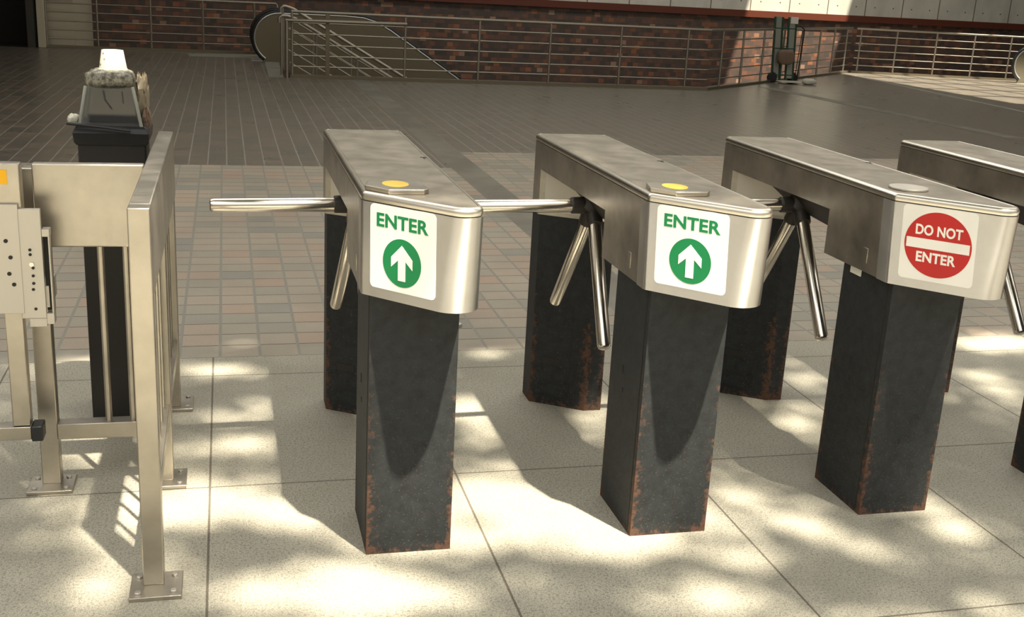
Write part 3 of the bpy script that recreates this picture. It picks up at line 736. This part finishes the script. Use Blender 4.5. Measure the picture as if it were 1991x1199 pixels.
# ------------------------------------------------------------------ hand truck with strapped load
dl = thing('hand_truck', 'green hand truck with a brown bundle strapped on, parked by the railing', 'hand truck', (10.1, 19.3, 0))
def lean(x, z): return x - (z)*.055
for x in (9.925, 10.20):
    m = MB(); m.loft([[(lean(x, z)-.055, 19.36, z), (lean(x, z)+.055, 19.36, z), (lean(x, z)+.055, 19.44, z), (lean(x, z)-.055, 19.44, z)] for z in (.08, 1.19)])
    m.build('upright', M['grey_panel'], dl, bevel=.004)
for x in (9.855, 10.01, 10.135, 10.28):
    m = MB(); m.tube([(lean(x, .06), 19.38, .06), (lean(x, 1.18), 19.38, 1.18)], .022, 8); m.build('frame_tube', M['dgreen'], dl)
for z in (.14, .62, .98): MB().tube([(lean(9.85, z), 19.37, z), (lean(10.29, z), 19.37, z)], .014, 8).build('crossbar', M['dgreen'], dl)
MB().box(10.09, 10.24, 19.340, 19.35, 1.07, 1.19).build('label_card', M['sticker'], dl, bevel=.002)
w1 = MB(); w1.cyl((9.83, 19.30, .095), (0, 1, 0), .095, .055, 24); w1.build('wheel', M['rubber'], dl, bevel=.008)
w1 = MB(); w1.cyl((10.32, 19.46, .095), (0, 1, 0), .095, .055, 24); w1.build('wheel', M['rubber'], dl, bevel=.008)
MB().box(9.90, 10.30, 19.02, 19.36, .028, .045).build('toe_plate', M['offwhite'], dl, bevel=.006)
m = MB(); lumpy(m, 10.02, 19.255, .47, .155, .085, .135, .03, 26, 14, .55); o = m.build('bundle', M['parcel'], smooth=60)
tag(o, 'brown paper bundle strapped to the front of the hand truck', 'bundle')
m = MB(); lumpy(m, 10.46, 19.08, .055, .13, .09, .055, .06, 22, 10, .7); o = m.build('sack', M['offwhite'], smooth=60)
tag(o, 'small off-white sack lying at the foot of the hand truck', 'sack')
ct = thing('luggage_cart', 'thin black wire luggage cart standing just right of the hand truck', 'cart', (10.5, 19.5, 0))
MB().tube([(10.22, 19.55, 1.02), (10.40, 19.55, 1.03), (10.49, 19.55, .98), (10.50, 19.55, .9), (10.46, 19.55, .03)], .012, 8).build('frame', M['rubber'], ct)
MB().tube([(10.46, 19.55, .95), (10.41, 19.55, .03)], .008, 8).build('frame', M['rubber'], ct)

# ------------------------------------------------------------------ unseen leaf gobo added overhead, its leaves placed to dapple the paving
def blob(x, y, cx, cy, rx, ry, a=0):
    c, s = math.cos(a), math.sin(a); dx, dy = x-cx, y-cy
    u = (dx*c+dy*s)/rx; v = (-dx*s+dy*c)/ry
    return math.exp(-(u*u+v*v))
POOLS = [  # pools of sun and shade on the paving: x, y, quadratic form, amount
 (0.088,3.856,343.0,25.7,200.1,1.00),(-0.053,3.504,36.3,35.4,141.3,0.90),(-0.036,3.122,35.4,9.4,33.9,1.00),(-0.165,3.056,405.5,40.0,31.7,0.90),
 (0.151,2.979,132.4,8.2,78.2,0.70),(-0.076,2.857,92.6,239.4,807.7,-0.75),(0.152,2.860,207.7,-424.7,320.2,-0.60),(0.355,2.702,61.8,373.3,726.2,-0.50),
 (0.637,2.628,97.9,352.9,728.3,-0.45),(-0.074,2.711,243.3,80.3,242.0,-0.80),(0.241,2.514,11.0,24.0,81.7,1.20),(-0.152,2.715,684.3,160.0,354.9,0.80),
 (-0.326,2.823,196.7,107.1,75.2,1.05),(-0.298,3.141,307.7,53.9,30.8,1.00),(-0.510,3.153,54.2,46.0,117.0,0.35),(-0.380,2.624,75.3,84.0,217.6,0.50),
 (-0.446,2.971,165.5,137.9,345.3,0.35),(-0.446,3.472,172.0,60.0,95.5,0.90),(0.842,3.799,391.0,-112.1,231.3,0.90),(0.823,3.530,177.5,-51.7,39.6,0.70),
 (0.823,3.249,140.3,18.7,321.3,0.35),(0.761,3.048,60.3,-12.3,56.4,0.95),(0.755,2.954,455.7,1163.2,1088.3,-0.25),(0.663,2.749,133.2,26.0,282.1,0.80),
 (1.277,3.622,238.9,-165.6,59.4,1.10),(2.400,4.177,262.2,-234.8,282.5,0.50),(2.314,3.923,113.5,-104.7,112.6,0.90),(2.056,3.502,89.6,-84.1,67.7,0.80),
 (3.125,3.906,119.7,-144.0,200.9,0.90),(3.047,3.666,93.0,-79.5,62.5,0.70),(3.522,4.319,20.0,-20.7,61.6,1.10),(2.764,3.638,923.5,-1213.3,643.4,0.50),
 (0.907,2.868,55.5,40.4,35.2,1.15),(0.996,2.697,72.0,38.3,80.1,1.00),(0.838,2.573,46.2,219.1,776.3,-0.70),(0.743,2.509,259.0,-54.1,269.2,0.50),
 (1.528,2.962,90.1,-59.4,98.2,0.35),(1.675,3.181,79.2,-43.2,132.3,0.35),(1.593,2.738,63.5,-40.8,93.9,0.80),(1.373,2.537,127.0,-52.5,234.3,1.30),
 (1.736,2.542,181.8,189.4,312.9,0.70),(1.680,2.647,160.6,107.7,233.7,0.50),(1.795,2.686,933.5,414.0,110.9,-0.45),(1.569,2.390,15.8,167.2,1501.9,-0.40),
 (1.184,2.350,38.0,26.2,181.8,1.00),(1.947,2.194,91.4,-21.4,370.9,0.60),(2.111,2.630,282.8,104.9,119.2,0.70),(1.986,2.475,26.5,-5.0,107.4,0.25),
 (-0.077,4.275,80.0,29.0,141.7,0.95),(-0.290,4.308,308.3,117.3,436.9,0.60),(-0.797,4.345,625.9,229.0,165.2,0.60),(1.035,4.362,81.6,125.6,883.5,0.90),
 (0.028,4.987,291.6,55.7,433.7,1.20),(-0.173,4.986,631.5,125.3,641.3,0.80),(0.327,4.998,75.6,48.6,415.1,0.80),(-0.080,4.603,82.7,146.2,849.2,0.80),
 (1.333,5.231,40.0,2.3,179.5,0.60),(1.168,4.848,105.6,14.5,422.8,0.50),(2.770,5.165,32.2,-6.7,215.8,0.50),(3.996,5.021,20.2,-10.0,164.6,1.00),
 (3.660,4.666,46.0,-26.1,284.1,0.40),(-0.800,5.015,30.6,76.2,471.6,0.90)]
EXTRA = [(.42, 2.86, .26, .20, 0, 1.3), (1.20, 2.86, .24, .20, 0, 1.2), (2.06, 2.84, .05, .2, 0, .5), (1.95, 2.9, .2, .14, 0, .3),
  (-.06, 3.76, .24, .045, 0, .6), (.74, 3.74, .22, .07, 0, .8), (-.59, 4.37, .1, .1, 0, 1.2), (-.55, 3.62, .14, .10, 0, .7), (-.36, 3.1, .05, .2, 0, .3)]
def light_at(x, y):
    s = .05 if y < 4.45 else 0
    for cx, cy, a, b, c, amt in POOLS:
        dx, dy = x-cx, y-cy; q = a*dx*dx + b*dx*dy + c*dy*dy
        if q < 9: s += amt*math.exp(-q)
    s += sum(a*blob(x, y, cx, cy, rx, ry, an) for cx, cy, rx, ry, an, a in EXTRA)
    if y < 2.2: s = max(s, .45)
    return min(1., max(0., s*1.1))
leaf_gobo = thing('leaf_gobo', 'unseen leafy gobo added overhead to dapple the granite paving', 'leaf_gobo', (4.2, -2.4, 0))
n = NT('leaf_green'); n.col((.07, .12, .03)); n.p(rough=.5); M['leaf'] = n.m
M['bark'] = simple('bark', (.12, .09, .06), .9)
rnd = random.Random(11); V = []; Fc = []
ZC = 6.2
cell = .055
x = -2.6
while x < 5.2:
    y = 1.2
    while y < 5.9:
        L = light_at(x, y)
        dens = -math.log(max(.02, L)) if L < .97 else 0
        area = .0029
        cnt = dens*cell*cell/area
        k = int(cnt) + (1 if rnd.random() < cnt-int(cnt) else 0)
        for _ in range(k):
            gx = x+rnd.uniform(0, cell); gy = y+rnd.uniform(0, cell); zz = ZC+rnd.uniform(-.35, .35)
            c = Vector((gx - TR.x*zz, gy - TR.y*zz, zz))
            a = rnd.uniform(0, 2*PI); tlt = rnd.uniform(-.5, .5); tl2 = rnd.uniform(-.5, .5)
            mt = Matrix.Rotation(a, 3, 'Z') @ Matrix.Rotation(tlt, 3, 'X') @ Matrix.Rotation(tl2, 3, 'Y')
            s_ = rnd.uniform(.85, 1.2); b = len(V)
            for p in ((-.055, 0, 0), (-.02, -.024, .004), (.03, -.02, .003), (.06, 0, -.006), (.03, .02, .003), (-.02, .024, .004)): V.append(c + mt @ (Vector(p)*s_))
            Fc.append((b, b+1, b+2, b+3)); Fc.append((b, b+3, b+4, b+5))
        y += cell
    x += cell
me = bpy.data.meshes.new('gobo_foliage'); me.from_pydata([v - leaf_gobo.location for v in V], [], Fc); me.materials.append(M['leaf'])
fo = bpy.data.objects.new('gobo_foliage', me); C.objects.link(fo); fo.parent = leaf_gobo; fo['kind'] = 'stuff'
MB().tube([(4.2, -2.4, 0), (4.15, -2.3, 2.0), (4.05, -2.1, 4.0), (3.7, -1.3, 6.0)], .16, 12, [.20, .16, .13, .09]).build('trunk', M['bark'], leaf_gobo)
for e_ in ((1.2, .6, 6.6), (2.4, 1.0, 6.7), (3.6, 1.6, 6.6)):
    MB().tube([(3.7, -1.3, 6.0), ((3.7+e_[0])/2, (-1.3+e_[1])/2, 6.5), e_], .05, 8, [.07, .045, .015]).build('branch', M['bark'], leaf_gobo)
